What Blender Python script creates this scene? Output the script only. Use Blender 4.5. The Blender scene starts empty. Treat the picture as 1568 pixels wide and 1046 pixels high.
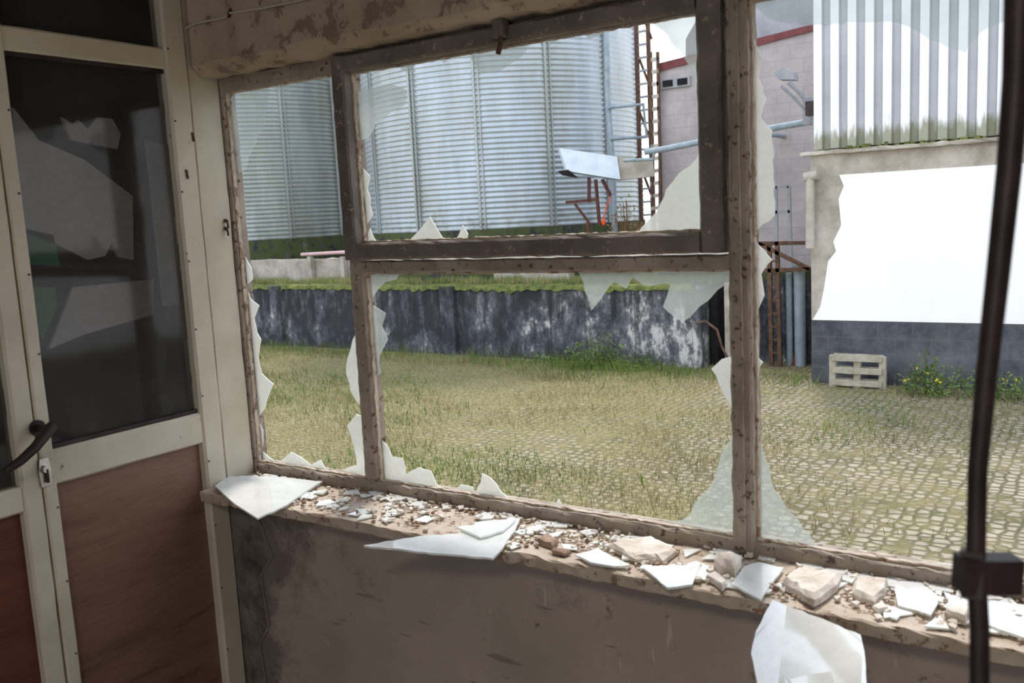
import bpy, math, random
from mathutils import Vector, Matrix, noise
rnd=random.Random(7)
# ------------------------------------------------------------ camera (solved from vanishing lines)
FPX=1391.5; YAW,PIT,ROL=0.5897,0.1385,0.0507
C=Vector((0,-1.5,1.5))
F=Vector((-math.sin(YAW)*math.cos(PIT),math.cos(YAW)*math.cos(PIT),-math.sin(PIT)))
R0=Vector((math.cos(YAW),math.sin(YAW),0)); U0=R0.cross(F)
R=R0*math.cos(ROL)-U0*math.sin(ROL); U=R0*math.sin(ROL)+U0*math.cos(ROL)
AX={'x':0,'y':1,'z':2}
def P(px,py,ax,val):
    d=F+R*((px-784)/FPX)-U*((py-523)/FPX)
    i=AX[ax]; t=(val-C[i])/d[i]
    return C+d*t
cd=bpy.data.cameras.new('camera'); cam=bpy.data.objects.new('camera',cd)
bpy.context.collection.objects.link(cam); bpy.context.scene.camera=cam
cd.lens=FPX/1568*36; cd.sensor_width=36; cd.clip_start=.02; cd.clip_end=300
cam.matrix_world=Matrix((( R.x,U.x,-F.x,C.x),(R.y,U.y,-F.y,C.y),(R.z,U.z,-F.z,C.z),(0,0,0,1)))
cd.dof.use_dof=True; cd.dof.focus_distance=3.2; cd.dof.aperture_fstop=8
bpy.context.scene.view_settings.view_transform='Standard'

# ------------------------------------------------------------ materials
def col(c): return (c[0],c[1],c[2],1)
class NT:
    def __init__(s,name):
        s.m=bpy.data.materials.new(name); s.m.use_nodes=True; s.t=s.m.node_tree; s.n=s.t.nodes; s.l=s.t.links
        s.b=s.n['Principled BSDF']; s.out=s.n['Material Output']; s.tc=s.n.new('ShaderNodeTexCoord')
    def L(s,a,b): s.l.new(a,b)
    def map(s,scale=(1,1,1),rot=(0,0,0)):
        m=s.n.new('ShaderNodeMapping'); m.inputs['Scale'].default_value=scale; m.inputs['Rotation'].default_value=rot
        s.L(s.tc.outputs['Object'],m.inputs['Vector']); return m.outputs[0]
    def noise(s,scale,detail=6,rough=.6,vec=None,dist=0):
        n=s.n.new('ShaderNodeTexNoise'); n.inputs['Scale'].default_value=scale; n.inputs['Detail'].default_value=detail
        n.inputs['Roughness'].default_value=rough; n.inputs['Distortion'].default_value=dist
        s.L(vec if vec else s.tc.outputs['Object'],n.inputs['Vector']); return n.outputs['Fac']
    def ramp(s,fac,stops):
        r=s.n.new('ShaderNodeValToRGB'); e=r.color_ramp.elements
        while len(e)<len(stops): e.new(.5)
        for i,(p,c) in enumerate(stops): e[i].position=p; e[i].color=col(c) if hasattr(c,'__len__') else (c,c,c,1)
        s.L(fac,r.inputs[0]); return r.outputs[0]
    def mix(s,fac,a,b,bt='MIX'):
        m=s.n.new('ShaderNodeMix'); m.data_type='RGBA'; m.blend_type=bt
        for inp,v in ((m.inputs[0],fac),(m.inputs[6],a),(m.inputs[7],b)):
            if isinstance(v,(int,float)): inp.default_value=v
            elif isinstance(v,tuple): inp.default_value=col(v)
            else: s.L(v,inp)
        return m.outputs[2]
    def math(s,op,a,b=0):
        m=s.n.new('ShaderNodeMath'); m.operation=op
        for inp,v in ((m.inputs[0],a),(m.inputs[1],b)):
            if isinstance(v,(int,float)): inp.default_value=v
            else: s.L(v,inp)
        return m.outputs[0]
    def axis(s,i):
        x=s.n.new('ShaderNodeSeparateXYZ'); s.L(s.tc.outputs['Object'],x.inputs[0]); return x.outputs[i]
    def rng(s,v,a,b,c=0.,d=1.):
        m=s.n.new('ShaderNodeMapRange'); s.L(v,m.inputs[0]); 
        for k,q in zip((1,2,3,4),(a,b,c,d)): m.inputs[k].default_value=q
        return m.outputs[0]
    def bump(s,h,strength=.5,dist=.01):
        b=s.n.new('ShaderNodeBump'); b.inputs['Strength'].default_value=strength; b.inputs['Distance'].default_value=dist
        s.L(h,b.inputs['Height']); s.L(b.outputs[0],s.b.inputs['Normal'])
    def fin(s,c,rough=.8,metal=0,spec=.3):
        if isinstance(c,tuple): s.b.inputs['Base Color'].default_value=col(c)
        else: s.L(c,s.b.inputs['Base Color'])
        s.b.inputs['Roughness'].default_value=rough; s.b.inputs['Metallic'].default_value=metal
        s.b.inputs['Specular IOR Level'].default_value=spec
        return s.m
def simple(name,c1,c2,scale=6,rough=.8,bump=.3,bd=.004,metal=0,stretch=(1,1,1),lo=.35,hi=.65,spec=.3):
    t=NT(name); v=t.map(stretch); n=t.noise(scale,8,.65,v)
    c=t.ramp(n,[(lo,c1),(hi,c2)])
    if bump: t.bump(t.noise(scale*4,6,.6,v),bump,bd)
    return t.fin(c,rough,metal,spec)
def flaky(name,base,dirt,spot,scale=5,rough=.75,thr=.6,bd=.004,sc2=3.5):
    t=NT(name); n=t.noise(scale,10,.6); a=t.ramp(n,[(.3,base),(.62,dirt)])
    n2=t.noise(scale*sc2,10,.7); f=t.ramp(n2,[(thr,0.),(thr+.04,1.)])
    c=t.mix(f,a,spot); t.bump(t.mix(.5,n2,f),.5,bd); return t.fin(c,rough)
m_cream=flaky('cream_paint',(.62,.57,.46),(.50,.45,.35),(.15,.10,.06),5,.5,.66,.002)
m_frame=flaky('window_frame_paint',(.42,.36,.295),(.25,.205,.165),(.10,.06,.038),9,.6,.575,.003,6)
m_frame2=flaky('sash_paint',(.22,.185,.155),(.13,.105,.085),(.38,.32,.25),9,.6,.59,.002,6)
m_lintel=flaky('crumbling_plaster',(.55,.45,.35),(.40,.31,.23),(.26,.19,.14),4,.95,.55,.012,4)
def wallmat():
    t=NT('sill_wall_plaster'); n=t.noise(2.2,8,.6); c=t.ramp(n,[(.3,(.30,.25,.21)),(.7,(.45,.385,.335))])
    n2=t.noise(9,10,.75); c=t.mix(t.ramp(n2,[(.61,0.),(.65,1.)]),c,(.14,.10,.08))
    v=t.map((1.0,1,.25),(0,.5,0)); n3=t.noise(40,3,.5,v); c=t.mix(t.ramp(n3,[(.68,0.),(.71,.5)]),c,(.6,.54,.47))
    v=t.map((.2,1,1.4),(0,.4,0)); n4=t.noise(30,3,.5,v); c=t.mix(t.ramp(n4,[(.68,0.),(.71,.5)]),c,(.13,.09,.07))
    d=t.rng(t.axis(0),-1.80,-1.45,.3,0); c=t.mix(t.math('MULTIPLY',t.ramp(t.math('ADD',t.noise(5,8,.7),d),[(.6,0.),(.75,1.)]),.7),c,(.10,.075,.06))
    t.bump(t.noise(30,8,.7),.4,.004); return t.fin(c,.85)
m_wall=wallmat()
m_room=simple('room_plaster',(.34,.29,.24),(.42,.37,.31),2,.9)
m_sill=flaky('sill_board_paint',(.60,.52,.43),(.42,.34,.26),(.26,.17,.11),11,.7,.56,.003)
m_floor=simple('concrete_floor',(.16,.14,.12),(.24,.21,.18),3,.9)
m_peel=simple('bare_mortar',(.06,.05,.045),(.20,.17,.15),14,.95,.8,.01)
def wood(name,a,b,c3,sc):
    t=NT(name); n=t.noise(sc,5,.6,t.map((1,1.0,7),(.35,0,0)),.8); n2=t.noise(sc*14,3,.6,t.map((1,.6,9),(.35,0,0)))
    c=t.ramp(n,[(.32,a),(.55,b),(.68,c3)]); c=t.mix(t.ramp(n2,[(.5,0.),(.7,.45)]),c,c3)
    return t.fin(c,.38)
m_wood=wood('wood_laminate',(.235,.14,.095),(.20,.115,.076),(.12,.066,.043),2)
m_wood2=wood('red_wood_laminate',(.15,.055,.033),(.12,.043,.027),(.07,.025,.016),2)
m_dark=simple('dark_metal',(.022,.013,.015),(.05,.032,.034),20,.5,.2,.001,.2)
m_rust=simple('rusty_steel',(.06,.035,.025),(.15,.085,.055),12,.9)
m_rustred=simple('red_oxide_steel',(.07,.025,.022),(.12,.055,.042),12,.9)
m_brass=simple('lock_metal',(.5,.47,.42),(.7,.66,.6),30,.35,.1,.001,.9)
def pane(name,tint,op,rough=.12):
    t=NT(name); tr=t.n.new('ShaderNodeBsdfTransparent'); tr.inputs[0].default_value=(.9,.9,.9,1)
    mx=t.n.new('ShaderNodeMixShader'); n=t.noise(4,8,.7); f=t.ramp(n,[(.3,op*.6),(.7,min(1,op*1.4))])
    t.L(f,mx.inputs[0]); t.L(tr.outputs[0],mx.inputs[1]); t.L(t.b.outputs[0],mx.inputs[2]); t.L(mx.outputs[0],t.out.inputs[0])
    t.fin(tint,rough,0,.5); return t.m
m_dglass=pane('dusty_dark_glass',(.07,.068,.068),.30,.06)
def shard(name,c,op,gloss=.12):
    t=NT(name); tr=t.n.new('ShaderNodeBsdfTransparent'); tr.inputs[0].default_value=(.93,.96,.95,1)
    tl=t.n.new('ShaderNodeBsdfTranslucent'); tl.inputs[0].default_value=col(c); df=t.n.new('ShaderNodeBsdfDiffuse'); df.inputs[0].default_value=col(c)
    gl=t.n.new('ShaderNodeBsdfGlossy'); gl.inputs['Roughness'].default_value=.08; gl.inputs[0].default_value=(.9,.95,.95,1)
    a=t.n.new('ShaderNodeMixShader'); a.inputs[0].default_value=.5 if gloss<.2 else .85; t.L(tl.outputs[0],a.inputs[1]); t.L(df.outputs[0],a.inputs[2])
    g=t.n.new('ShaderNodeMixShader'); g.inputs[0].default_value=gloss; t.L(a.outputs[0],g.inputs[1]); t.L(gl.outputs[0],g.inputs[2])
    mx=t.n.new('ShaderNodeMixShader'); n=t.noise(7,8,.7); f=t.ramp(n,[(.3,op*.7),(.7,min(1,op*1.3))]); t.L(f,mx.inputs[0])
    t.L(tr.outputs[0],mx.inputs[1]); t.L(g.outputs[0],mx.inputs[2]); t.L(mx.outputs[0],t.out.inputs[0]); t.n.remove(t.b); return t.m
m_sh=shard('dirty_glass',(.8,.85,.83),.36)
m_shfaint=shard('thin_dirty_glass',(.75,.82,.85),.18)
m_shw=shard('white_dusty_glass',(.96,.97,.93),.88)
m_sheet=shard('fallen_glass_sky_white',(.97,.98,.96),.97,.25)  # near-white colour paints in the sky reflected by the fallen glass
m_chunk=simple('plaster_lumps',(.80,.75,.68),(.52,.45,.38),18,.95,.5,.004)
m_brick=simple('brick_crumb',(.20,.11,.075),(.42,.31,.23),30,.95,.4)
def silomat(name,a,b,c3,rough=.38):
    t=NT(name); v=t.map((1,1,.12)); n=t.noise(2.2,8,.7,v); c=t.ramp(n,[(.3,a),(.7,b)])
    n2=t.noise(1.1,6,.7,t.map((1,1,.3))); c=t.mix(t.ramp(n2,[(.42,0.),(.70,.7)]),c,c3)
    z=t.rng(t.axis(2),.9,2.0,.25,-.1); c=t.mix(t.ramp(t.math('ADD',t.noise(3,6,.7),z),[(.58,0.),(.8,.6)]),c,(.16,.16,.13))
    return t.fin(c,rough,.4)
m_silo=silomat('galvanised_silo',(.34,.395,.44),(.48,.54,.59),(.27,.285,.24))
m_silo2=silomat('weathered_silo',(.27,.31,.32),(.40,.44,.43),(.22,.24,.19),.5)
def retwall():
    t=NT('blackened_whitewash'); n=t.noise(1.3,10,.75,t.map((1,1,.75)),.4); g=t.noise(7,8,.8,t.map((1,1,.55)))
    mx=t.math('ADD',t.math('MULTIPLY',n,.6),t.math('MULTIPLY',g,.4)); xs=t.rng(t.axis(0),-12,-5.5,-.035,.018); mx=t.math('ADD',mx,xs)
    c=t.ramp(mx,[(.0,(.018,.020,.026)),(.44,(.035,.038,.046)),(.50,(.08,.085,.097)),(.55,(.17,.175,.19)),(.58,(.50,.50,.48)),(.72,(.70,.70,.67))])
    s=t.noise(8,4,.6,t.map((1,1,.09))); z=t.rng(t.axis(2),-.5,.3,-.05,.14); c=t.mix(t.ramp(t.math('ADD',s,z),[(.5,0.),(.68,.85)]),c,(.022,.024,.03))
    c=t.mix(t.ramp(t.math('ADD',t.noise(4,6,.7),t.rng(t.axis(2),-1.1,-.6,.15,-.2)),[(.55,0.),(.7,.6)]),c,(.06,.075,.025))
    c=t.mix(t.ramp(t.math('ADD',t.noise(5,6,.7),t.rng(t.axis(2),.0,.3,-.25,.12)),[(.5,0.),(.62,.8)]),c,(.07,.09,.025))
    t.bump(mx,.8,.05); return t.fin(c,.9)
m_ret=retwall()
def blockmat(name,a,b,bw,bh,mort,k=.6):
    t=NT(name); br=t.n.new('ShaderNodeTexBrick'); br.inputs['Scale'].default_value=1; br.inputs['Brick Width'].default_value=bw; br.inputs['Row Height'].default_value=bh; br.inputs['Mortar Size'].default_value=.012
    r=t.n.new('ShaderNodeMapping'); r.inputs['Rotation'].default_value=(math.radians(90),0,0); t.L(t.tc.outputs['Object'],r.inputs[0]); t.L(r.outputs[0],br.inputs[0])
    n=t.noise(2,8,.7); c=t.ramp(n,[(.3,a),(.7,b)]); c=t.mix(t.math('MULTIPLY',br.outputs['Fac'],k),c,mort); t.bump(t.math('MULTIPLY',br.outputs['Fac'],-1),.3,.006); return t.fin(c,.9)
m_block=blockmat('pinkish_grey_render',(.31,.285,.28),(.45,.41,.40),.5,.25,(.26,.235,.23),.3)
m_band=blockmat('stained_dark_block',(.022,.026,.034),(.15,.155,.17),.45,.22,(.15,.15,.15),.25)
m_white=simple('white_paint',(.90,.90,.89),(.95,.95,.94),1,.7,.1)
m_conc=simple('mossy_render',(.28,.25,.20),(.50,.46,.40),2.5,.95,.4,.01)
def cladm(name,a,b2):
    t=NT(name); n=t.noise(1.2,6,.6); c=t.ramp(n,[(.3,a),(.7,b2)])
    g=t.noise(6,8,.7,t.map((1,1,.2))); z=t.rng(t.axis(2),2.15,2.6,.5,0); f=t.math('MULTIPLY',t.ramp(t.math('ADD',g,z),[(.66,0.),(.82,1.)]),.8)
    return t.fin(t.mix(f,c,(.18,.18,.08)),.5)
m_clad=cladm('white_cladding',(.74,.76,.78),(.84,.85,.86)); m_clad_shade=cladm('shade_grey_cladding',(.40,.42,.44),(.52,.54,.56))  # second, greyer one has the shadow between ribs painted into its colour
m_moss=simple('moss',(.05,.07,.015),(.19,.20,.06),6,1,.8,.03)
m_grey=simple('grey_sheet',(.22,.23,.25),(.34,.35,.37),2,.6)
m_maroon=simple('maroon_trim',(.12,.03,.03),(.18,.05,.05),5,.6)
m_pipe=simple('blue_grey_pipe',(.20,.26,.30),(.32,.38,.42),6,.5)
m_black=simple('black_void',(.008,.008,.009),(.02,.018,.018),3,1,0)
m_paleB=simple('pale_blue_box',(.56,.66,.76),(.70,.78,.86),4,.5)
m_orange=simple('orange_plastic',(.7,.07,.02),(.7,.09,.03),4,.5,0)
m_redleaf=simple('russet_leaves',(.13,.05,.03),(.22,.15,.06),3,.9,0)
m_leaf=simple('weed_leaves',(.05,.09,.02),(.15,.21,.05),2,.8,0)
m_yell=simple('ragwort_flowers',(.6,.45,.03),(.7,.55,.05),2,.8,0)
m_pal=simple('weathered_timber',(.30,.28,.21),(.46,.42,.33),8,.9)
def groundmat():
    t=NT('mossy_cobbles'); vo=t.n.new('ShaderNodeTexVoronoi'); vo.feature='DISTANCE_TO_EDGE'; vo.inputs['Scale'].default_value=9.5; vo.inputs['Randomness'].default_value=.5
    t.L(t.tc.outputs['Object'],vo.inputs['Vector'])
    e=t.ramp(vo.outputs['Distance'],[(.02,0.),(.2,1.)])
    n=t.noise(3,8,.7); st=t.ramp(n,[(.3,(.215,.185,.13)),(.7,(.36,.315,.235))])
    n4=t.noise(.55,6,.7); gap=t.ramp(t.noise(2,4,.6),[(.35,(.09,.085,.035)),(.65,(.17,.145,.07))])
    c=t.mix(e,gap,st)
    gr=t.ramp(t.noise(14,6,.7),[(.3,(.13,.12,.04)),(.7,(.29,.25,.12))])
    k=t.math('ADD',t.mix(.4,n4,t.noise(4,6,.7)),t.rng(t.axis(0),-7,0,.10,-.15))
    c=t.mix(t.ramp(k,[(.40,0.),(.56,.85)]),c,gr); t.bump(e,.8,.03); return t.fin(c,.95)
m_ground=groundmat()
m_gr1=simple('green_grass',(.07,.13,.02),(.18,.25,.055),1.2,.8,0)
m_gr2=simple('dry_grass',(.22,.19,.085),(.37,.315,.16),1.2,.8,0)

# ------------------------------------------------------------ mesh builder
class B:
    def __init__(s): s.v=[];s.f=[];s.m=[];s.sm=[];s.mats=[]
    def mi(s,m):
        if m not in s.mats: s.mats.append(m)
        return s.mats.index(m)
    def add(s,vs,fs,m,sm=False):
        o=len(s.v); s.v+= [tuple(v) for v in vs]; k=s.mi(m)
        for f in fs: s.f.append([i+o for i in f]); s.m.append(k); s.sm.append(sm)
    def box(s,x0,x1,y0,y1,z0,z1,m):
        vs=[(x,y,z) for x in (x0,x1) for y in (y0,y1) for z in (z0,z1)]
        s.add(vs,[(0,1,3,2),(4,6,7,5),(0,4,5,1),(2,3,7,6),(0,2,6,4),(1,5,7,3)],m)
    def rbox(s,x0,x1,y0,y1,z0,z1,m,jit=.002,step=.03):
        d=[x1-x0,y1-y0,z1-z0]; a=d.index(max(d)); n=max(2,int(d[a]/step)); lo=[x0,y0,z0]; hi=[x1,y1,z1]; b,c=[i for i in range(3) if i!=a]
        vs=[];fs=[]; bev=min(d[b],d[c])*.12
        prof=[(lo[b]+bev,lo[c]),(hi[b]-bev,lo[c]),(hi[b],lo[c]+bev),(hi[b],hi[c]-bev),(hi[b]-bev,hi[c]),(lo[b]+bev,hi[c]),(lo[b],hi[c]-bev),(lo[b],lo[c]+bev)]
        for i in range(n+1):
            for q in prof:
                p=[0,0,0]; p[a]=lo[a]+d[a]*i/n; p[b]=q[0]+rnd.uniform(-jit,jit); p[c]=q[1]+rnd.uniform(-jit,jit); vs.append(p)
        for i in range(n):
            for k in range(8): fs.append((i*8+k,i*8+(k+1)%8,(i+1)*8+(k+1)%8,(i+1)*8+k))
        fs.append(tuple(range(7,-1,-1))); fs.append(tuple(n*8+k for k in range(8))); s.add(vs,fs,m)
    def prism(s,pts,vec,m):
        n=len(pts); vec=Vector(vec); vs=[Vector(p) for p in pts]+[Vector(p)+vec for p in pts]
        s.add(vs,[tuple(range(n)),tuple(range(2*n-1,n-1,-1))]+[(i,i+n,(i+1)%n+n,(i+1)%n) for i in range(n)],m)
    def tube(s,pts,r,m,n=8):
        pts=[Vector(p) for p in pts]; vs=[];fs=[]; prev=None
        for i,p in enumerate(pts):
            d=(pts[min(i+1,len(pts)-1)]-pts[max(i-1,0)]).normalized()
            if prev is None: prev=d.orthogonal().normalized()
            a=(prev-d*prev.dot(d)).normalized(); prev=a; b=d.cross(a); rr=r[i] if hasattr(r,'__len__') else r
            for k in range(n):
                t=2*math.pi*k/n; vs.append(p+a*math.cos(t)*rr+b*math.sin(t)*rr)
        for i in range(len(pts)-1):
            for k in range(n): fs.append((i*n+k,i*n+(k+1)%n,(i+1)*n+(k+1)%n,(i+1)*n+k))
        s.add(vs,fs,m,True); o=len(pts)-1
        s.add([vs[k] for k in range(n)],[tuple(range(n-1,-1,-1))],m); s.add([vs[o*n+k] for k in range(n)],[tuple(range(n))],m)
    def bar(s,p,q,w,h,m):
        p=Vector(p);q=Vector(q);d=(q-p).normalized(); up=Vector((0,0,1)) if abs(d.z)<.9 else Vector((0,1,0))
        a=d.cross(up).normalized()*w/2; b=a.cross(d).normalized()*h/2; L=[p-a-b,p+a-b,p+a+b,p-a+b]; s.prism(L,q-p,m)
    def build(s,name,parent=None):
        me=bpy.data.meshes.new(name); me.from_pydata(s.v,[],s.f); 
        for m in s.mats: me.materials.append(m)
        me.polygons.foreach_set('material_index',s.m); me.polygons.foreach_set('use_smooth',s.sm); me.update()
        o=bpy.data.objects.new(name,me); bpy.context.collection.objects.link(o)
        if parent: o.parent=parent
        return o
def empty(name):
    e=bpy.data.objects.new(name,None); bpy.context.collection.objects.link(e); return e

XL=-1.8032; ZS=.91; ZT=1.825; ZR=1.3885; YARD=-1.1; XR=.75
# ------------------------------------------------------------ room shell
b=B(); b.box(-4,2.2,-4,.14,-.12,0,m_floor); b.build('floor')
b=B(); b.box(-4,2.2,-4,.14,2.6,2.75,m_room); b.build('ceiling')
b=B()
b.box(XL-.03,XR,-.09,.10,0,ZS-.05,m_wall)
b.box(XR,2.2,-.09,.10,0,2.6,m_wall)
b.box(-4,XL-.021,-.0,.04,0,2.6,m_room)
b.build('wall_front')
b=B(); b.rbox(XL-.002,XR,-.075,.10,ZT+.034,ZT+.40,m_lintel,.005,.04); b.box(XL-.002,XR,-.07,.10,ZT+.39,2.6,m_lintel); b.build('wall_front_lintel')
b=B(); b.box(2.0,2.2,-4,-.09,0,2.6,m_room); b.build('wall_right')
b=B(); b.box(-4,-.9,-4,-3.85,0,2.6,m_room); b.box(.3,2.2,-4,-3.85,0,2.6,m_room); b.box(-.9,.3,-4,-3.85,2.1,2.6,m_room); b.build('wall_back')  # unseen opening added to let sky light into the room
# peeled mortar patch at the corner of the sill wall
peel=[(372,782),(385,786),(398,800),(408,830),(418,850),(400,880),(405,915),(412,960),(398,985),(408,1046),(405,1120)]
b=B(); b.prism([P(x,y,'y',-.091) for x,y in [(350,775)]+peel+[(340,1120)]],(0,-.002,0),m_peel)
b.tube([P(x,y,'y',-.092) for x,y in peel],.0035,m_wall,6); b.build('peeled_plaster_patch')
# sill
b=B(); b.rbox(XL,XR,-.175,.0,ZS-.05,ZS-.027,m_sill,.0022,.02); b.box(XL,XR,-.0,.12,ZS-.05,ZS-.031,m_sill); b.build('window_sill')

# cable on lintel
b=B(); b.tube([P(x,y,'y',-.082) for x,y in [(284,44),(300,36),(345,27),(352,20),(400,13),(455,2),(520,-14),(640,-45)]],.0025,m_cream,6)
b.tube([P(x,y,'y',-.082) for x,y in [(350,27),(351,20),(353,14)]],.003,m_dark,6)
b.build('lintel_cable')

# ------------------------------------------------------------ left wall: glazed door + side panel
YL2=-.15; YL1=-.514
panel=empty('door_1')
b=B()
b.rbox(XL-.045,XL,YL2,-.092,0,2.6,m_cream,.0006,.06)
b.rbox(XL-.045,XL,YL1-.028,YL1,0,2.6,m_cream,.0006,.06)
for z0,z1 in ((.9955,1.07),(1.865,1.912),(0,.09),(2.5,2.6)): b.rbox(XL-.04,XL-.004,YL1,YL2,z0,z1,m_cream,.0006,.06)
b.build('side_frame',panel)
b=B(); b.rbox(XL-.05,XL-.008,-.090,.0,0,2.6,m_cream,.0012,.05)
for (px,py) in [(283,262),(345,350),(345,338),(292,205)]:
    p=P(px,py,'x',XL-.005); b.tube([p,p+Vector((.008,0,-.001))],[.005,.003],m_rust,8)
    b.tube([p+Vector((.006,0,0)),p+Vector((.008,.001,-.018))],.0025,m_rust,6)
b.build('jamb_board',panel)
b=B(); b.box(XL-.028,XL-.022,YL1,YL2,.09,.9955,m_wood); b.build('wood_panel',panel)
b=B(); b.box(XL-.026,XL-.022,YL1,YL2,1.07,1.865,m_dglass); b.box(XL-.026,XL-.022,YL1,YL2,1.912,2.5,m_dglass); b.build('side_glass',panel)
b=B()
for z in (1.075,1.860): b.box(XL-.022,XL-.012,YL1,YL2,z-.004,z+.004,m_dark)
for i in range(14):
    for y in (YL1-.006,YL2+.008): b.tube([(XL,y,.15+i*.16),(XL+.002,y,.15+i*.16)],.0022,m_rust,6)
b.build('glazing_beads',panel)
leaf=empty('door_2'); YB=YL1-.031; YA=-1.25
zb=P(0,797,'x',XL).z; zt=P(20,750,'x',XL).z
b=B(); yi=YB-.042
b.rbox(XL-.042,XL-.001,yi,YB,0.01,2.55,m_cream,.0006,.06)
b.rbox(XL-.042,XL-.001,YA,YA+.045,0.01,2.55,m_cream,.0006,.06)
for z0,z1 in ((zb,zt),(.01,.1),(1.88,1.94),(2.5,2.55)): b.rbox(XL-.038,XL-.003,YA+.045,yi,z0,z1,m_cream,.0006,.06)
b.build('leaf_frame',leaf)
b=B(); b.box(XL-.028,XL-.022,YA+.045,yi,.1,zb,m_wood2); b.build('leaf_panel',leaf)
b=B(); b.box(XL-.026,XL-.022,YA+.045,yi,zt,1.88,m_dglass); b.box(XL-.026,XL-.022,YA+.045,yi,1.94,2.5,m_dglass); b.build('leaf_glass',leaf)
b=B(); h=P(56,655,'x',XL); hx=Vector((1,0,0))
b.tube([h,h+hx*.006],.016,m_dark,20); b.tube([h+hx*.004,h+hx*.045],.008,m_dark,12)
e=P(8,722,'x',XL+.05); mid=h+hx*.045
b.tube([mid+Vector((0,.010,.008)),mid,mid.lerp(e,.35)+Vector((.004,0,-.006)),mid.lerp(e,.7)+Vector((.006,0,-.004)),e],[.010,.012,.010,.009,.007],m_dark,12)
b.build('handle',leaf)
b=B(); k=P(68,722,'x',XL); 
b.prism([k+Vector((0,-.011,-.030)),k+Vector((0,.011,-.030)),k+Vector((0,.013,0)),k+Vector((0,.009,.028)),k+Vector((0,-.009,.028)),k+Vector((0,-.013,0))],(.004,0,0),m_brass)
b.tube([k+Vector((.004,0,.006)),k+Vector((.012,0,.006))],.008,m_brass,16); b.box(k.x+.004,k.x+.0125,k.y-.002,k.y+.002,k.z-.022,k.z+.006,m_dark)
b.build('lock',leaf)
b=B(); b.box(-4,-3.9,-4,0,0,2.6,m_room); b.build('wall_corridor')
# door-glass reflections painted as pale and green shapes on a dark board
part=B(); xq=-1.945
def pq(l): return [P(x,y,'x',xq) for x,y in l]
m_pg=simple('pale_reflection_paint',(.66,.65,.65),(.85,.84,.84),2,.8)
m_grn=simple('green_reflection_paint',(.03,.25,.12),(.05,.33,.16),3,.6)
part.box(xq-.04,xq-.011,-1.6,-.012,0,2.6,m_black)
part.prism(pq([(20,165),(60,215),(130,245),(203,300),(205,398),(182,394),(172,368),(162,392),(135,398),(95,378),(20,350)]),(-.010,0,0),m_pg)
part.prism(pq([(112,440),(235,428),(235,482),(130,512),(75,535)]),(-.010,0,0),m_pg)
part.prism(pq([(95,180),(112,190),(120,184),(135,198),(150,180),(172,182),(185,205),(180,228),(110,215)]),(-.010,0,0),m_pg)
part.prism(pq([(225,215),(265,225),(292,465),(252,468)]),(-.010,0,0),m_pg)
part.prism(pq([(38,350),(82,360),(92,408),(42,405)]),(-.006,0,0),m_grn)
part.prism(pq([(50,440),(85,440),(88,470),(66,520),(55,500)]),(-.006,0,0),m_grn)
part.build('reflection_boards')

# ------------------------------------------------------------ window
win=empty('window_1'); b=B(); FY0,FY1=0.0,.04
b.rbox(XL-.02,XL,FY0,FY1,ZS-.03,ZT+.035,m_frame,.001)
b.rbox(XL,XR,FY0,FY1,ZT+.0,ZT+.035,m_frame,.001)
b.rbox(XL,XR,FY0-.004,FY1,ZS-.03,ZS,m_frame,.0018,.02)
b.rbox(-1.432,-1.392,FY0,FY1,ZS,ZT,m_frame,.0012,.02)
b.rbox(-.548,-.510,FY0-.012,FY1,ZS-.02,ZT+.03,m_frame,.0014,.02)
b.rbox(-.536,-.522,FY0-.020,FY0-.008,ZS-.01,ZT+.03,m_frame,.001,.02)
b.rbox(-1.392,-.548,FY0,FY1,ZR,ZR+.026,m_frame,.0014,.02)
b.rbox(XR-.04,XR,FY0,FY1,ZS,ZT,m_frame,.001)
b.build('fixed_frame',win)
b=B(); z0=ZR+.030; sx0,sx1=-1.425,-.552; SY0,SY1=-.022,.018
b.rbox(sx0,sx0+.036,SY0,SY1,z0,ZT+.028,m_frame2,.001,.02)
b.rbox(sx1-.042,sx1,SY0,SY1,z0,ZT+.028,m_frame2,.001,.02)
b.rbox(sx0+.036,sx1-.042,SY0,SY1,z0,z0+.036,m_frame2,.0012,.02)
b.rbox(sx0+.036,sx1-.042,SY0,SY1,ZT-.005,ZT+.028,m_frame2,.001,.02)
b.build('casement_sash',win)
b=B()
def bead(x0,x1,z0,z1,y):
    for a,c in (((x0,z0),(x1,z0)),((x1,z0),(x1,z1)),((x0,z1),(x1,z1)),((x0,z0),(x0,z1))):
        b.rbox(min(a[0],c[0])-.004,max(a[0],c[0])+.004,y-.006,y+.004,min(a[1],c[1])-.004,max(a[1],c[1])+.004,m_sill,.0014,.010)
bead(-1.392,-.548,ZS,ZR,.012); bead(XL,-1.432,ZS,ZT,.012); bead(-.51,XR-.04,ZS,ZT,.012); bead(sx0+.036,sx1-.042,z0+.036,ZT-.005,.010)
b.build('glazing_putty',win)
b=B(); p=P(767,45,'y',-.03)
b.rbox(p.x-.012,p.x+.012,-.045,-.02,p.z-.015,p.z+.02,m_frame2,.001,.01); b.tube([p,p+Vector((.004,-.01,-.03)),p+Vector((-.004,-.008,-.045))],.005,m_rust,8)
b.build('casement_stay',win)

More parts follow.
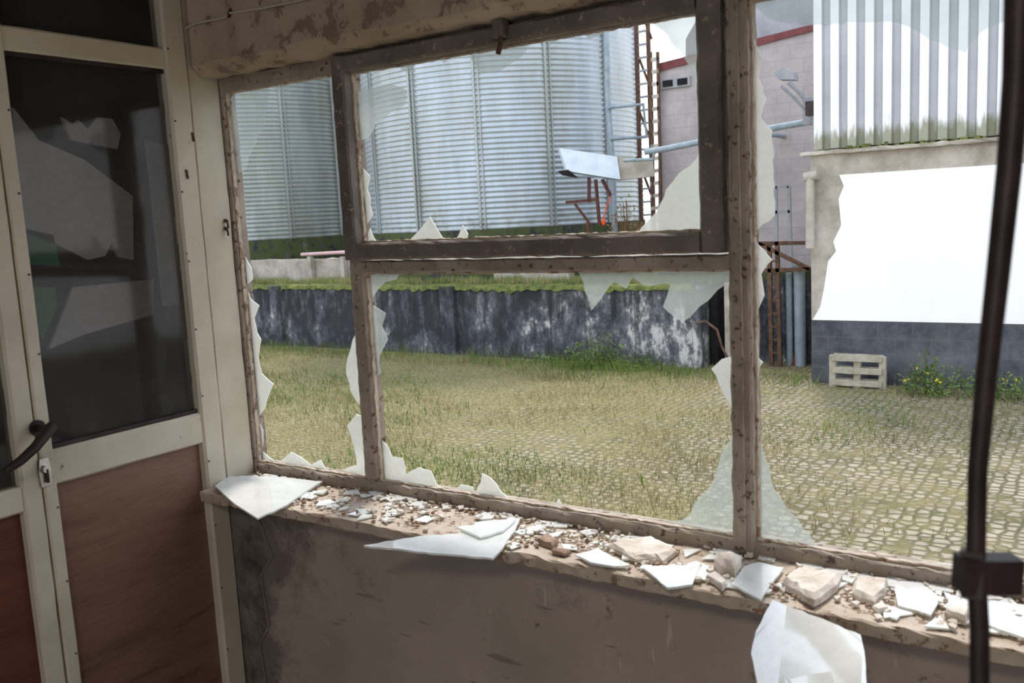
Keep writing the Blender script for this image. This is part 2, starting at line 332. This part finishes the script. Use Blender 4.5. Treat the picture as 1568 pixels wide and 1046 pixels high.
def rag(pts,amp=2.0):
    out=[]
    for i,p in enumerate(pts):
        q=pts[(i+1)%len(pts)]; out.append(p); L=math.hypot(q[0]-p[0],q[1]-p[1])
        if L>14:
            n=int(L/11)
            for k in range(1,n):
                t=k/n+rnd.uniform(-.25,.25)/n; a=rnd.uniform(-amp,amp); out.append((p[0]+(q[0]-p[0])*t-(q[1]-p[1])/L*a,p[1]+(q[1]-p[1])*t+(q[0]-p[0])/L*a))
    return out
def shards(bb,lst,y,m,amp=2.2):
    for l in lst: bb.prism([P(a,c,'y',y) for a,c in rag(l,amp)],(0,.003,0),m)
b=B(); gy=.022
shards(b,[[(344,148),(412,134),(408,160),(400,200),(385,230),(372,262),(355,268)],
 [(412,134),(522,106),(526,178),(514,165),(507,128),(490,116),(455,130),(430,140)]],gy,m_shfaint)
shards(b,[[(352,292),(362,318),(370,350),(366,365),(374,392),(384,410),(386,428),(376,438),(383,458),(396,468),(388,488),(399,520),(395,545),(400,572),(418,588),(405,625),(394,640),(402,660),(400,690),(420,706),(386,706)],
 [(392,708),(430,706),(445,692),(460,700),(475,712),(490,704),(499,720)],
 [(551,500),(540,520),(530,560),(536,598),(553,622)],[(558,640),(545,634),(531,652),(543,690),(546,712),(522,720),(566,728)],[(530,270),(524,300),(527,330),(535,345)],[(538,400),(545,480),(548,500),(552,490)]],gy,m_shw)
shards(b,[[(545,142),(600,130),(622,138),(620,160),(600,170),(575,185),(562,212),(550,215)],
 [(606,92),(642,86),(628,110),(615,108)],[(660,82),(690,78),(680,97)],[(716,74),(818,54),(800,85),(770,106),(735,112),(722,92)],
 [(985,24),(1090,6),(1098,228),(1085,215),(1074,190),(1082,150),(1060,110),(1042,80),(1012,45)],[(1000,28),(940,40),(900,60),(890,42)]],gy,m_sh)
shards(b,[[(1098,222),(1104,366),(968,368),(990,340),(1005,325),(1020,290),(1040,265),(1065,245),(1075,228)],
 [(620,380),(640,355),(658,332),(668,350),(682,378)],[(690,378),(708,345),(716,358),(712,376)],[(562,385),(566,350),(582,382)],[(586,382),(600,370),(612,381)],[(718,376),(728,362),(736,374)],
 [(552,255),(566,270),(562,290),(570,330),(560,345)],[(1094,180),(1074,186),(1098,240)]],gy,m_shw)
shards(b,[[(886,416),(1122,408),(1118,430),(1070,470),(1045,493),(1015,470),(1026,435),(985,437),(968,424),(958,442),(940,432),(905,475),(895,445)],
 [(560,418),(612,416),(606,428),(590,432),(572,452),(564,470)],[(566,465),(590,480),(584,500),(593,520),(580,545),(582,570),(574,592)],
 [(1122,662),(1100,710),(1085,750),(1072,760),(1055,790),(1010,808),(1126,832)]],gy,m_sh)
shards(b,[[(576,668),(592,682),(600,700),(616,702),(620,728),(640,716),(660,722),(668,742),(688,760),(576,745)],
 [(692,762),(705,742),(724,746),(728,768)],[(728,760),(738,725),(760,742),(788,778)],[(840,788),(855,764),(866,792)],[(1124,545),(1105,550),(1089,565),(1102,592),(1122,628)],[(895,800),(905,786),(950,800),(975,800),(1000,812),(1040,818)],
 [(570,560),(578,580),(574,610),(580,640),(572,665)]],gy,m_shw)
shards(b,[[(1148,45),(1166,88),(1160,120),(1172,152),(1164,180),(1182,200),(1185,330),(1156,356)],[(1152,362),(1182,398),(1165,420),(1170,452),(1158,480),(1152,500)],
 [(1153,542),(1168,555),(1156,572)]],gy,m_shw)
shards(b,[[(1153,655),(1170,700),(1185,750),(1205,780),(1240,820),(1262,850),(1153,836)]],gy,m_sh)
shards(b,[[(1255,850),(1275,842),(1330,850),(1390,860),(1450,864),(1500,880),(1500,888),(1255,856)]],gy,m_shw)
shards(b,[[(1150,-60),(1150,10),(1180,30),(1240,40),(1310,34),(1370,34),(1400,45),(1425,62),(1478,80),(1500,50),(1545,30),(1600,40),(1600,-60)]],gy,m_shfaint)
b.build('broken_glass_panes',win)

# ------------------------------------------------------------ things on the sill
zs=ZS-.024
def onsill(l,dz=0): return [P(x,y,'z',zs+dz) for x,y in l]
def sheet(name,l,th,m,dz=0):
    b=B(); b.prism(onsill(rag(l,1.0),dz),(0,0,th),m); return b.build(name)
sheet('glass_shard',[(330,746),(352,731),(420,732),(494,739),(465,757),(440,775),(395,796),(360,774)],.004,m_sheet,.004)
sheet('glass_shard',[(557,838),(640,824),(700,820),(735,801),(797,796),(788,815),(770,842),(755,858),(650,848)],.004,m_sheet,.003)
sheet('glass_shard',[(985,872),(1030,868),(1072,868),(1060,898),(1022,903)],.004,m_sheet,.002)
sheet('glass_shard',[(1140,870),(1160,864),(1200,872),(1186,890),(1165,922),(1120,897)],.004,m_sheet,.002)
sheet('glass_shard',[(880,852),(915,842),(925,848),(965,868),(940,870),(905,864)],.004,m_sheet,.002)
sheet('glass_shard',[(700,810),(745,802),(790,798),(770,815),(735,825)],.004,m_sheet,.009)
sheet('glass_shard',[(1370,905),(1420,903),(1440,920),(1425,945),(1375,930)],.004,m_sheet,.002)
sheet('glass_shard',[(1496,922),(1530,925),(1600,935),(1600,990),(1510,960)],.004,m_sheet,.002)
# big sheet resting on the sill edge and sticking out into the room
def QY(x,y): 
    t=max(0,(y-915)/130); return P(x,y,'y',-.182-.17*t)
b=B(); b.prism([QY(x,y) for x,y in rag([(1150,1000),(1158,965),(1183,918),(1250,944),(1318,972),(1325,1010),(1330,1075),(1300,1150),(1190,1110),(1160,1046)],1)],(0,-.001,-.004),m_sheet); b.build('glass_sheet_leaning')
def chunk(name,l,h,m,dz=0,sh=.82):
    b=B(); base=onsill(rag(l,2.0),dz); c=sum(base,Vector())/len(base); n=len(base)
    mid_=[Vector((c.x+(p.x-c.x)*rnd.uniform(.92,1.03),c.y+(p.y-c.y)*rnd.uniform(.92,1.03),zs+dz+h*rnd.uniform(.45,.7))) for p in base]
    top=[Vector((c.x+(p.x-c.x)*sh*rnd.uniform(.92,1.08),c.y+(p.y-c.y)*sh*rnd.uniform(.92,1.08),zs+dz+h*rnd.uniform(.85,1.1))) for p in base]
    b.add(base+mid_+top+[Vector((c.x,c.y,zs+dz+h*1.05))],[tuple(range(n-1,-1,-1))]+[(2*n+i,2*n+(i+1)%n,3*n) for i in range(n)]+[(i+k*n,(i+1)%n+k*n,(i+1)%n+n+k*n,i+n+k*n) for i in range(n) for k in (0,1)],m)
    return b.build(name)
chunk('plaster_chunk',[(930,842),(952,830),(1010,832),(1036,850),(1015,864),(975,862)],.013,m_chunk)
chunk('plaster_chunk',[(1196,900),(1218,880),(1290,888),(1282,906),(1246,930)],.018,m_chunk)
chunk('plaster_chunk',[(1305,915),(1312,892),(1360,895),(1356,915),(1338,930)],.014,m_chunk)
chunk('plaster_chunk',[(1093,872),(1108,862),(1136,868),(1126,886),(1104,884)],.03,m_chunk,0,.5)
chunk('plaster_chunk',[(1080,888),(1092,880),(1114,898),(1106,906)],.010,m_chunk)
chunk('plaster_chunk',[(1446,945),(1456,930),(1488,938),(1478,958)],.014,m_chunk)
chunk('plaster_chunk',[(1335,934),(1350,926),(1360,934),(1345,942)],.008,m_chunk)
chunk('brick_fragment',[(822,832),(838,822),(856,832),(846,840)],.010,m_brick)
chunk('brick_fragment',[(845,847),(858,842),(876,848),(865,852)],.006,m_brick)
b=B()
def frag(x,y,s,h,m):
    n=rnd.randint(3,5); a0=rnd.random()*6; bs=[Vector((x+math.cos(a0+i*6.283/n)*s*rnd.uniform(.5,1.2),y+math.sin(a0+i*6.283/n)*s*rnd.uniform(.5,1.2),zs)) for i in range(n)]
    tp=[Vector((p.x,p.y,zs+h*rnd.uniform(.5,1.3))) for p in bs]; b.add(bs+tp,[tuple(range(n-1,-1,-1)),tuple(range(n,2*n))]+[(i,(i+1)%n,(i+1)%n+n,i+n) for i in range(n)],m)
for i in range(2400):
    x=rnd.uniform(XL+.02,.3); y=-.165+.16*rnd.random()**.7; 
    if noise.noise((x*5,y*9,1))<-.12 and rnd.random()<.8: continue
    k=rnd.random()
    if k<.13: frag(x,max(y,-.15),rnd.uniform(.008,.03),.003,m_sheet)
    elif k<.5: frag(x,y,rnd.uniform(.002,.009),rnd.uniform(.002,.007),m_chunk)
    else: frag(x,y,rnd.uniform(.001,.006),rnd.uniform(.001,.005),m_brick)
b.build('sill_debris')

# foreground curved iron bar with bracket, close to the camera
def Q(px,py,d): return C+(F+R*((px-784)/FPX)-U*((py-523)/FPX))*d
b=B(); D=.62
pts=[Q(x,y,D) for x,y in [(1562,-160),(1560,0),(1556,120),(1545,260),(1528,420),(1510,580),(1497,720),(1494,860),(1500,960),(1500,1160)]]
sm=[]
for i in range(len(pts)-1):
    for k in range(4): sm.append(pts[i].lerp(pts[i+1],k/4))
sm.append(pts[-1])
b.tube(sm,[.0100-.0036*min(1,i/24) for i in range(len(sm))],m_dark,12)
q=Q(1512,878,D); b.bar(q-R*.020,q+R*.020,.018,.024,m_dark); b.bar(q-R*.010+U*.016,q-R*.010-U*.016,.014,.014,m_dark)
b.build('iron_grille_bar')

# ------------------------------------------------------------ yard
pa=P(400,527,'z',YARD); pb=P(1060,564,'z',YARD); YW=(pa.y+pb.y)/2
pc=P(1243,584,'z',YARD); YBD=pc.y; xb=pc.x
b=B(); nx,ny=60,40; x0,x1,y0,y1=-34,16,.10,YW+4
vs=[(x0+(x1-x0)*i/nx,y0+(y1-y0)*j/ny,YARD+.03*noise.noise((i*.7,j*.7,0))) for j in range(ny+1) for i in range(nx+1)]
b.add(vs,[(j*(nx+1)+i,j*(nx+1)+i+1,(j+1)*(nx+1)+i+1,(j+1)*(nx+1)+i) for j in range(ny) for i in range(nx)],m_ground,True); b.build('ground')
b=B(); b.box(-4,2.2,-.0,.10,YARD,-.12,m_conc); b.build('wall_plinth')
gp=P(690,720,'z',YARD); gp2=P(450,600,'z',YARD)
g=lambda x,y:P(x,y,'y',YBD-.35)
pl,pr=g(1274,600).x,g(1350,600).x
vs=[];fs=[];gm=[]
def blades(n,fn,mi):
    for _ in range(n):
        r=fn()
        if r is None: continue
        x,y,h,w=r
        if y>YW-.16 or (x>xb-.1 and y>YBD-.1) or (pl-.12<x<pr+.12 and y>YBD-.5): continue
        a=rnd.random()*6.283; dx,dy=math.cos(a)*w,math.sin(a)*w; lx,ly=rnd.uniform(-.6,.6)*h,rnd.uniform(-.6,.3)*h; z=YARD-.02
        o=len(vs); vs.extend([(x-dx,y-dy,z),(x+dx,y+dy,z),(x+lx,min(y+ly,YW-.12),z+h)]); fs.append((o,o+1,o+2)); gm.append(mi)
gb=P(860,590,'z',YARD)
def near(x,y,cx,cy,rx,ry): return max(0,1-((x-cx)/rx)**2-((y-cy)/ry)**2)
def fg():
    y=1.5+(YW-1.5)*rnd.random(); x=rnd.uniform(-20,4)
    d=.01+.9*max(0,1-(YW-y)/1.2)+.8*near(x,y,gp.x,gp.y,1.6,1.0)+.5*near(x,y,gp2.x,gp2.y,3,2)+.9*near(x,y,gb.x,YW-.5,2.4,1.4)+max(0,noise.noise((x*.6,y*.6,3))-.15)*.9
    if rnd.random()>d: return None
    cl=max(0,noise.noise((x*1.7,y*1.2,6)))
    return x,y,rnd.uniform(.05,.14)+(.55*cl if YW-y<1.0 else .15*cl)*rnd.random()+.3*near(x,y,gb.x,YW-.3,1.3,.8)*rnd.random(),rnd.uniform(.004,.009)
blades(130000,fg,0)
def fd():
    y=1.5+(YW-1.5)*rnd.random(); x=rnd.uniform(-20,4)
    d=.38+1.1*noise.noise((x*.45,y*.45,9))+.4*max(0,1-(YW-y)/5)-.45*max(0,(x+3)/4)
    if rnd.random()>d: return None
    return x,y,rnd.uniform(.03,.11)+.2*max(0,noise.noise((x*1.1,y*1.1,2)))*rnd.random(),rnd.uniform(.003,.007)
blades(170000,fd,1)
veg=empty('yard_vegetation')
me=bpy.data.meshes.new('grass'); me.from_pydata(vs,[],fs); me.materials.append(m_gr1); me.materials.append(m_gr2); me.polygons.foreach_set('material_index',gm); me.update()
go=bpy.data.objects.new('grass',me); bpy.context.collection.objects.link(go); go.parent=veg
# retaining wall
xa=P(1066,560,'y',YW).x; zt=P(750,441,'y',YW).z
b=B(); n=160; vs=[]; xs=-26
for i in range(n+1):
    x=xs+(xa-xs)*i/n; t=zt+.025*noise.noise((x*2,0,0))
    vs+=[(x,YW+.03*noise.noise((x,1,5)),YARD-.1),(x,YW+.02*noise.noise((x,1,5)),t),(x,YW+.28,t)]
b.add(vs,[(i*3+k,i*3+3+k,i*3+4+k,i*3+1+k) for i in range(n) for k in range(2)],m_ret)
b.box(xa-.02,xa+.12,YW-.05,YW+.28,YARD,zt+.1,m_ret)
for q in (428,690): px_=P(q,500,'y',YW).x; b.box(px_-.16,px_+.16,YW-.09,YW+.1,YARD,zt+.03,m_ret)
vs=[];n=260
for i in range(n+1):
    x=xs+(xa-xs)*i/n; h=.03+.06*noise.noise((x*3,2,0)); 
    vs+=[(x,YW-.03,zt-.02-.16*abs(noise.noise((x*4,7,0)))),(x,YW-.01,zt+h),(x,YW+.15,zt+h+.03),(x,YW+.28,zt+.03)]
b.add(vs,[(i*4+k,i*4+4+k,i*4+5+k,i*4+1+k) for i in range(n) for k in range(3)],m_moss,True)
b.build('retaining_wall')
b=B(); b.box(xs,xa+.1,YW+.29,YW+30,YARD,zt,m_moss)
vs=[];fs=[];vs2=[];fs2=[]
for _ in range(16000):
    x=rnd.uniform(-18,xa); y=YW+rnd.uniform(.3,1.25); 
    if noise.noise((x*1.5,y*2,4))<-.05: continue
    h=rnd.uniform(.03,.16); V,Fc=(vs,fs) if rnd.random()<.5 else (vs2,fs2); o=len(V); w=.008; V+=[(x-w,y,zt),(x+w,y,zt),(x+rnd.uniform(-.05,.05),y-rnd.uniform(0,.03),zt+.03+h)]; Fc.append((o,o+1,o+2))
b.add(vs,fs,m_gr1); b.add(vs2,fs2,m_gr2); b.build('terrace_ground')
YK=YW+1.3; zk=P(600,394,'y',YK).z; xk=P(870,400,'y',YK).x
b=B(); b.rbox(-24,xk,YK,YK+.2,zt-.02,zk,m_conc,.015,.3); b.build('concrete_kerb')
b=B(); yd=YK-.12; b.tube([P(462,390,'y',yd),P(536,386,'y',yd)],.04,simple('pink_pipe',(.5,.34,.34),(.6,.42,.42),4),10); 
q=P(470,393,'y',yd); b.box(q.x+.05,q.x+.15,yd-.05,yd+.05,zt,q.z,m_conc); q=P(525,393,'y',yd); b.box(q.x-.05,q.x+.05,yd-.05,yd+.05,zt,q.z,m_conc); b.build('drain_pipe')

# ------------------------------------------------------------ silos
def silo(name,px,rng,Rr,zb,ztop,m,seam0,nseam,dbase):
    d=(F+R*((px-784)/FPX)-U*((330-523)/FPX)); d=Vector((d.x,d.y,0)).normalized(); c=Vector((C.x,C.y,0))+d*rng
    root=empty(name); b=B(); pitch=.105; ns=4; nr=int((ztop-zb)/pitch*ns); seg=120; vs=[];fs=[]
    for i in range(nr+1):
        z=zb+i*pitch/ns; r=Rr+.017*math.sin(2*math.pi*i/ns)
        for k in range(seg):
            a=2*math.pi*k/seg; vs.append((c.x+r*math.cos(a),c.y+r*math.sin(a),z))
    for i in range(nr):
        for k in range(seg): fs.append((i*seg+k,i*seg+(k+1)%seg,(i+1)*seg+(k+1)%seg,(i+1)*seg+k))
    b.add(vs,fs,m,True); b.build('corrugated_shell',root)
    b=B(); a0=math.atan2(-d.y,-d.x)
    for k in range(nseam):
        for off,w in ((0,.022),(.03,.012)):
            a=a0+seam0+off+2*math.pi*k/nseam; r=Rr+.018; p=Vector((c.x+r*math.cos(a),c.y+r*math.sin(a),zb)); t=Vector((-math.sin(a),math.cos(a),0))*w; o=Vector((math.cos(a),math.sin(a),0))*.03
            b.prism([p-t,p+t,p+t+o,p-t+o],(0,0,ztop-zb),m_silo2)
    b.build('seam_strips',root)
    b=B(); vs=[]
    for k in range(61):
        a=2*math.pi*k/60
        for r,z in ((Rr+.03,zb),(Rr+.03,zb-dbase),(Rr+.12,zb-dbase),(Rr+.12,zt-.05)): vs.append((c.x+r*math.cos(a),c.y+r*math.sin(a),z))
    b.add(vs,[(k*4+q,k*4+4+q,k*4+5+q,k*4+1+q) for k in range(60) for q in range(3)],m_ret); b.build('base_ring',root)
    b=B(); vs=[(c.x+(Rr+.1)*math.cos(2*math.pi*k/60),c.y+(Rr+.1)*math.sin(2*math.pi*k/60),ztop) for k in range(60)]+[(c.x,c.y,ztop+1.4)]
    b.add(vs,[(k,(k+1)%60,60) for k in range(60)],m); b.build('cone_roof',root)
    return c,d
rng=21.5; Rr=rng*math.sin(math.atan(208/FPX)); cfr=rng-Rr
def zat(px,py,r):
    d=F+R*((px-784)/FPX)-U*((py-523)/FPX); h=math.hypot(d.x,d.y); return C.z+d.z*r/h
c1,d1=silo('grain_silo',776,rng,Rr,zat(776,350,cfr),7.6,m_silo,-.165,14,.35)
Rb=3.3; c2,d2=silo('grain_silo.001',388,26.5,Rb,zat(400,368,26.5-Rb),8.2,m_silo2,.257,14,.3)
def at(px,py,r):
    d=F+R*((px-784)/FPX)-U*((py-523)/FPX); h=math.hypot(d.x,d.y); return C+d*(r/h)
def drop(p,z=None): return Vector((p.x,p.y,zt if z is None else z))
RL=19.5; b=B()
for (x0_,y0_) in [(972,-40),(990,-40)]: q=at(x0_+9,300,RL); b.bar(at(x0_,y0_,RL),q,.07,.07,m_rust); b.bar(q,drop(q),.07,.07,m_rust)
for i in range(19):
    t=i/16; b.bar(at(972+9*t,-30+320*t,RL),at(991+9*t,-34+322*t,RL),.05,.04,m_grey)
for i in range(4): b.bar(at(975,0+80*i,RL),at(998,60+80*i,RL),.04,.04,m_rust)
b.build('silo_ladder')
b=B(); q=at(938,250,18.6); b.tube([at(927,-40,18.6),at(930,150,18.6),q,drop(q)],.06,m_pipe,8); b.tube([at(932,165,18.5),at(985,160,18.8),at(990,210,18.8),at(935,213,18.5)],.035,m_pipe,8)
b.build('silo_downpipe')
RA=17.2; b=B()
def quad(l,r): return [at(x,y,r) for x,y in l]
b.prism(quad([(857,227),(945,240),(950,275),(868,262)],RA),d1*.5,m_paleB)
b.prism(quad([(855,262),(870,260),(885,272),(862,268)],RA-.02),d1*.2,m_black)
b.prism(quad([(946,240),(1000,246),(1002,270),(950,276)],RA+.05),d1*.4,m_conc)
g=lambda x,y:at(x,y,RA+.1)
for a_,b_ in [((902,272),(902,310)),((912,275),(918,345)),((866,310),(914,306)),((880,312),(905,345)),((900,340),(903,372)),((922,275),(935,300))]: b.bar(g(*a_),g(*b_),.05,.05,m_rustred)
q=g(903,372); b.bar(q,drop(q),.06,.06,m_rustred)
p=g(924,335); b.tube([p,p+Vector((0,0,-.06)),p+Vector((0,0,-.12))],[.02,.05,.03],m_orange,10)
b.tube([g(935,300),g(928,320),g(924,335)],.012,m_orange,6)
b.build('auger')

YG=YW+3.2
b=B(); 
b.prism([P(x,y,'y',YG) for x,y in [(1008,108),(1058,92),(1110,78),(1226,48),(1250,40),(1250,480),(1008,480)]],(0,.3,0),m_block)
b.prism([P(x,y,'y',YG-.05) for x,y in [(1006,98),(1250,36),(1250,46),(1006,110)]],(0,.3,0),m_maroon)
b.prism([P(x,y,'y',YG+.32) for x,y in [(1050,86),(1255,36),(1255,-80),(1130,-80),(1050,60)]],(0,.1,0),m_grey)
p=P(1035,127,'y',YG-.02); b.box(p.x-.3,p.x+.3,YG-.06,YG,p.z-.09,p.z+.09,m_grey); b.box(p.x-.25,p.x-.05,YG-.08,YG-.05,p.z-.06,p.z+.06,m_black); b.box(p.x+.05,p.x+.25,YG-.08,YG-.05,p.z-.06,p.z+.06,m_black)
for (xx) in (1002,1013): b.bar(P(xx-6,80,'y',YG-.12),P(xx,360,'y',YG-.12),.05,.05,m_rust)
for i in range(14): b.bar(P(997,92+i*19,'y',YG-.12),P(1009,90+i*19,'y',YG-.12),.05,.07,m_conc)
b.build('block_building')
YP=YW+1.4
b=B(); b.tube([P(x,y,'y',YP) for x,y in [(988,233),(1020,228),(1130,206),(1180,197),(1243,186)]],.055,m_pipe,10); b.bar(P(1237,150,'y',YP),P(1237,192,'y',YP),.12,.15,m_grey)
q=P(1150,202,'y',YP); b.tube([q,Vector((q.x,YG,q.z))],.04,m_pipe,8)
b.tube([P(955,246,'y',YP),P(1000,244,'y',YP),P(1003,228,'y',YP)],.03,m_pipe,8); b.build('overhead_pipe')
b=B(); g=lambda x,y:P(x,y,'y',YW+.9)
b.tube([g(1240,168),g(1228,145),g(1208,126)],.035,m_grey,8); b.tube([g(1232,168),g(1218,152),g(1196,132)],.022,m_grey,8)
b.prism([g(1184,112),g(1200,104),g(1214,110),g(1216,122),g(1192,122)],(0,.25,0),m_grey); b.box(g(1235,0).x,g(1250,0).x,YW+.8,YW+1.0,g(1240,178).z,g(1240,156).z,m_dark)
q=g(1242,168); b.tube([q,Vector((q.x,YG,q.z))],.03,m_grey,8); b.build('flood_lamp')

# white building
XE=14; zl=P(1245,233,'y',YBD).z; zd=P(1245,490,'y',YBD).z
wb=empty('white_building')
b=B(); b.box(xb,XE,YBD,YBD+6,YARD,zd,m_band); b.build('base_band',wb)
b=B(); b.box(xb,XE,YBD,YBD+6,zd,zl,m_conc); b.build('rendered_wall',wb)
wt=P(1290,268,'y',YBD).z; b=B()
edge=[(P(x,y,'y',YBD-.012)) for x,y in [(1285,268),(1292,285),(1284,305),(1288,345),(1276,370),(1280,385),(1268,400),(1262,440),(1256,470),(1244,490)]]
b.prism(edge+[Vector((XE,YBD-.012,zd+.02)),Vector((XE,YBD-.012,wt))],(0,.011,0),m_white); b.build('painted_panel',wb)
b=B(); b.rbox(xb-.12,XE,YBD-.10,YBD+.1,zl-.05,zl+.0,m_conc,.01,.1)
x=xb
while x<8:
    if noise.noise((x*1.3,0,8))>-.15:
        w_=rnd.uniform(.03,.09); b.rbox(x,x+w_,YBD-.06,YBD+.05,zl-.01,zl+rnd.uniform(.01,.06),m_moss,.012,.02)
    x+=rnd.uniform(.05,.14)
b.build('mossy_ledge',wb)
b=B(); xc=xb+.05; pitch=.225; x=xc; z0_,z1_=zl+.03,zl+2.6; YC=YBD-.02
while x<XE:
    q=[(x,0),(x+.11,0),(x+.125,.06),(x+.205,.06),(x+.225,0)]
    for (a,b2,mm) in ((0,1,m_clad),(1,2,m_clad_shade),(2,3,m_clad_shade),(3,4,m_clad_shade)):
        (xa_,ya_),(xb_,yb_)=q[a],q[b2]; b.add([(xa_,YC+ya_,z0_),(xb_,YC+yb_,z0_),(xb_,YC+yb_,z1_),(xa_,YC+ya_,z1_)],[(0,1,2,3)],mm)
    x+=pitch
b.box(xc,XE,YBD+.12,YBD+6,zl,zl+2.6,m_clad); b.build('corrugated_cladding',wb)
b=B(); YQ=YW+.9; xg0=P(1118,500,'y',YQ).x
b.box(xg0,xb-.01,YQ,YQ+.2,YARD,P(1200,412,'y',YQ).z,m_ret); b.box(xa+.13,xg0,YW+.32,YW+.9,YARD,P(1100,436,'y',YW+.32).z,m_black); b.box(xa+.15,xb-.01,YQ+.2,YQ+1.4,P(1200,430,'y',YQ).z,P(1200,425,'y',YQ).z,m_conc)  # solid black box paints in the dark inside the doorway
q0,q1=P(1112,440,'y',YW+.3),P(1122,440,'y',YW+.3); b.box(q0.x,q1.x,YW+.2,YW+.32,YARD,q0.z+.08,m_conc); b.build('yard_back_wall')
b=B(); g=lambda x,y:P(x,y,'y',YW+.5)
for a_,b_ in [((1190,370),(1195,575)),((1178,375),(1182,575)),((1160,373),(1240,372)),((1160,415),(1240,412)),((1160,372),(1240,412))]: b.bar(g(*a_),g(*b_),.06,.06,m_rust)
for i in range(9): b.bar(g(1179,400+20*i),g(1193,400+20*i),.04,.03,m_rust)
b.build('rusty_ladder')
b=B(); g=lambda x,y:P(x,y,'y',YW+.7)
b.tube([g(1208,418),g(1210,570)],.05,m_pipe,10); b.tube([g(1224,405),g(1226,570)],.09,m_pipe,10); b.tube([g(1210,566),g(1218,555),g(1221,540)],.05,m_maroon,10); b.build('downpipes')
b=B(); g=lambda x,y:P(x,y,'y',YW+1.5)
for a_,b_ in [((1188,285),(1190,425)),((1208,285),(1212,425)),((1188,287),(1208,286)),((1188,325),(1210,324))]: b.bar(g(*a_),g(*b_),.05,.05,m_grey)
b.build('handrail')
b=B(); b.tube([P(x,y,'y',YBD-.1) for x,y in [(1240,268),(1241,300),(1240,380)]],.06,m_conc,8); b.tube([P(x,y,'y',YBD-.1) for x,y in [(1232,272),(1252,268)]],.07,m_conc,8); b.build('broken_gutter_pipe')
b=B(); b.tube([P(x,y,'y',YW-.13) for x,y in [(1066,495),(1080,492),(1098,505),(1105,530),(1120,560)]],.02,m_rust,8); b.build('bent_iron_rod')
b=B(); zz=YARD; H=max(.45,P(1310,563,'y',YBD-.35).z-zz)
for k in range(3):
    z=zz+H*(.08+.38*k); b.rbox(pl,pr,YBD-.36,YBD-.335,z,z+.085,m_pal,.003,.1); b.rbox(pl,pr,YBD-.24,YBD-.215,z,z+.085,m_pal,.003,.1)
for k in range(3):
    x=pl+(pr-pl)*k/2; b.rbox(x-.045,x+.045,YBD-.335,YBD-.24,zz,zz+H,m_pal,.003,.1)
b.build('pallet')
wd=B()
def bush(b,cx,cy,cz,rx,ry,rz,n,m,s=.05,m2=None):
    for _ in range(n):
        a=rnd.random()*6.283; t=rnd.random()**.5; h=rnd.random(); x=cx+rx*t*math.cos(a); y=cy+ry*t*math.sin(a); z=cz+rz*h*(1-.5*t)
        d=Vector((rnd.uniform(-1,1),rnd.uniform(-1,1),rnd.uniform(-.6,1))).normalized()*s*rnd.uniform(.5,1.3); e=d.orthogonal().normalized()*s*.22; p=Vector((x,y,z))
        b.add([p,p+d*.5+e,p+d,p+d*.5-e],[(0,1,2,3)],m2 if (m2 and rnd.random()<.12 and h>.6) else m)
    for _ in range(int(n/25)):
        a=rnd.random()*6.283; t=rnd.random()*.8; b.tube([(cx+rx*.3*t*math.cos(a),cy+ry*.3*t*math.sin(a),cz-.02),(cx+rx*t*math.cos(a),cy+ry*t*math.sin(a),cz+rz*(1-.5*t)*.9)],.005,m,4)
def wq(px,w,h,n,m2=None,s=.06):
    y=(YW if px<1150 else YBD)-.5; p=P(px,560,'y',y); bush(wd,p.x,y,YARD,w,.22,h,n,m_leaf,s,m2)
wq(905,.5,.6,280); wq(930,.35,.75,180); wq(820,.5,.25,120); wq(985,.35,.25,90)
wq(1415,.3,.5,240,m_yell); wq(1440,.4,.55,240); wq(1520,.5,.45,220); wq(1420,.2,.8,90); wq(1560,.4,.35,160,m_yell)
wd.build('weeds',veg)
p=P(960,365,'y',YW+1.6); b=B(); bush(b,p.x,p.y,zt,.5,.3,P(960,290,'y',YW+1.6).z-zt,650,m_redleaf,.07); b.build('russet_shrub')
# ------------------------------------------------------------ lights
w=bpy.data.worlds.new('sky'); bpy.context.scene.world=w; w.use_nodes=True; nt=w.node_tree; bg=nt.nodes['Background']
tc=nt.nodes.new('ShaderNodeTexCoord'); sp=nt.nodes.new('ShaderNodeSeparateXYZ'); rp=nt.nodes.new('ShaderNodeValToRGB')
nt.links.new(tc.outputs['Generated'],sp.inputs[0]); nt.links.new(sp.outputs['Z'],rp.inputs[0]); nt.links.new(rp.outputs[0],bg.inputs[0])
rp.color_ramp.elements[0].color=(.97,.97,1,1); rp.color_ramp.elements[1].color=(.74,.83,1,1); rp.color_ramp.elements[1].position=.7
bg.inputs[1].default_value=2.1
s=bpy.data.lights.new('sun','SUN'); s.energy=3.1; s.angle=math.radians(10); s.color=(1,.94,.84); so=bpy.data.objects.new('sun',s); bpy.context.collection.objects.link(so)
so.rotation_euler=Vector((.2,-.5,-1.0)).to_track_quat('-Z','Y').to_euler(); so.location=(0,-10,20)
def fill_lamp(name,loc,e,sz,c=(1,.93,.85)):
    l=bpy.data.lights.new(name,'AREA'); l.energy=e; l.size=sz; l.color=c; o=bpy.data.objects.new(name,l); bpy.context.collection.objects.link(o); o.location=loc
    b=B(); b.box(loc[0]-sz/2-.02,loc[0]+sz/2+.02,loc[1]-sz/2-.02,loc[1]+sz/2+.02,loc[2]+.005,2.6,m_white); b.build(name+'_housing')
fill_lamp('added_room_fill',(.2,-2.6,2.52),24,.5)  # added unseen fill light and housing, brightens the room
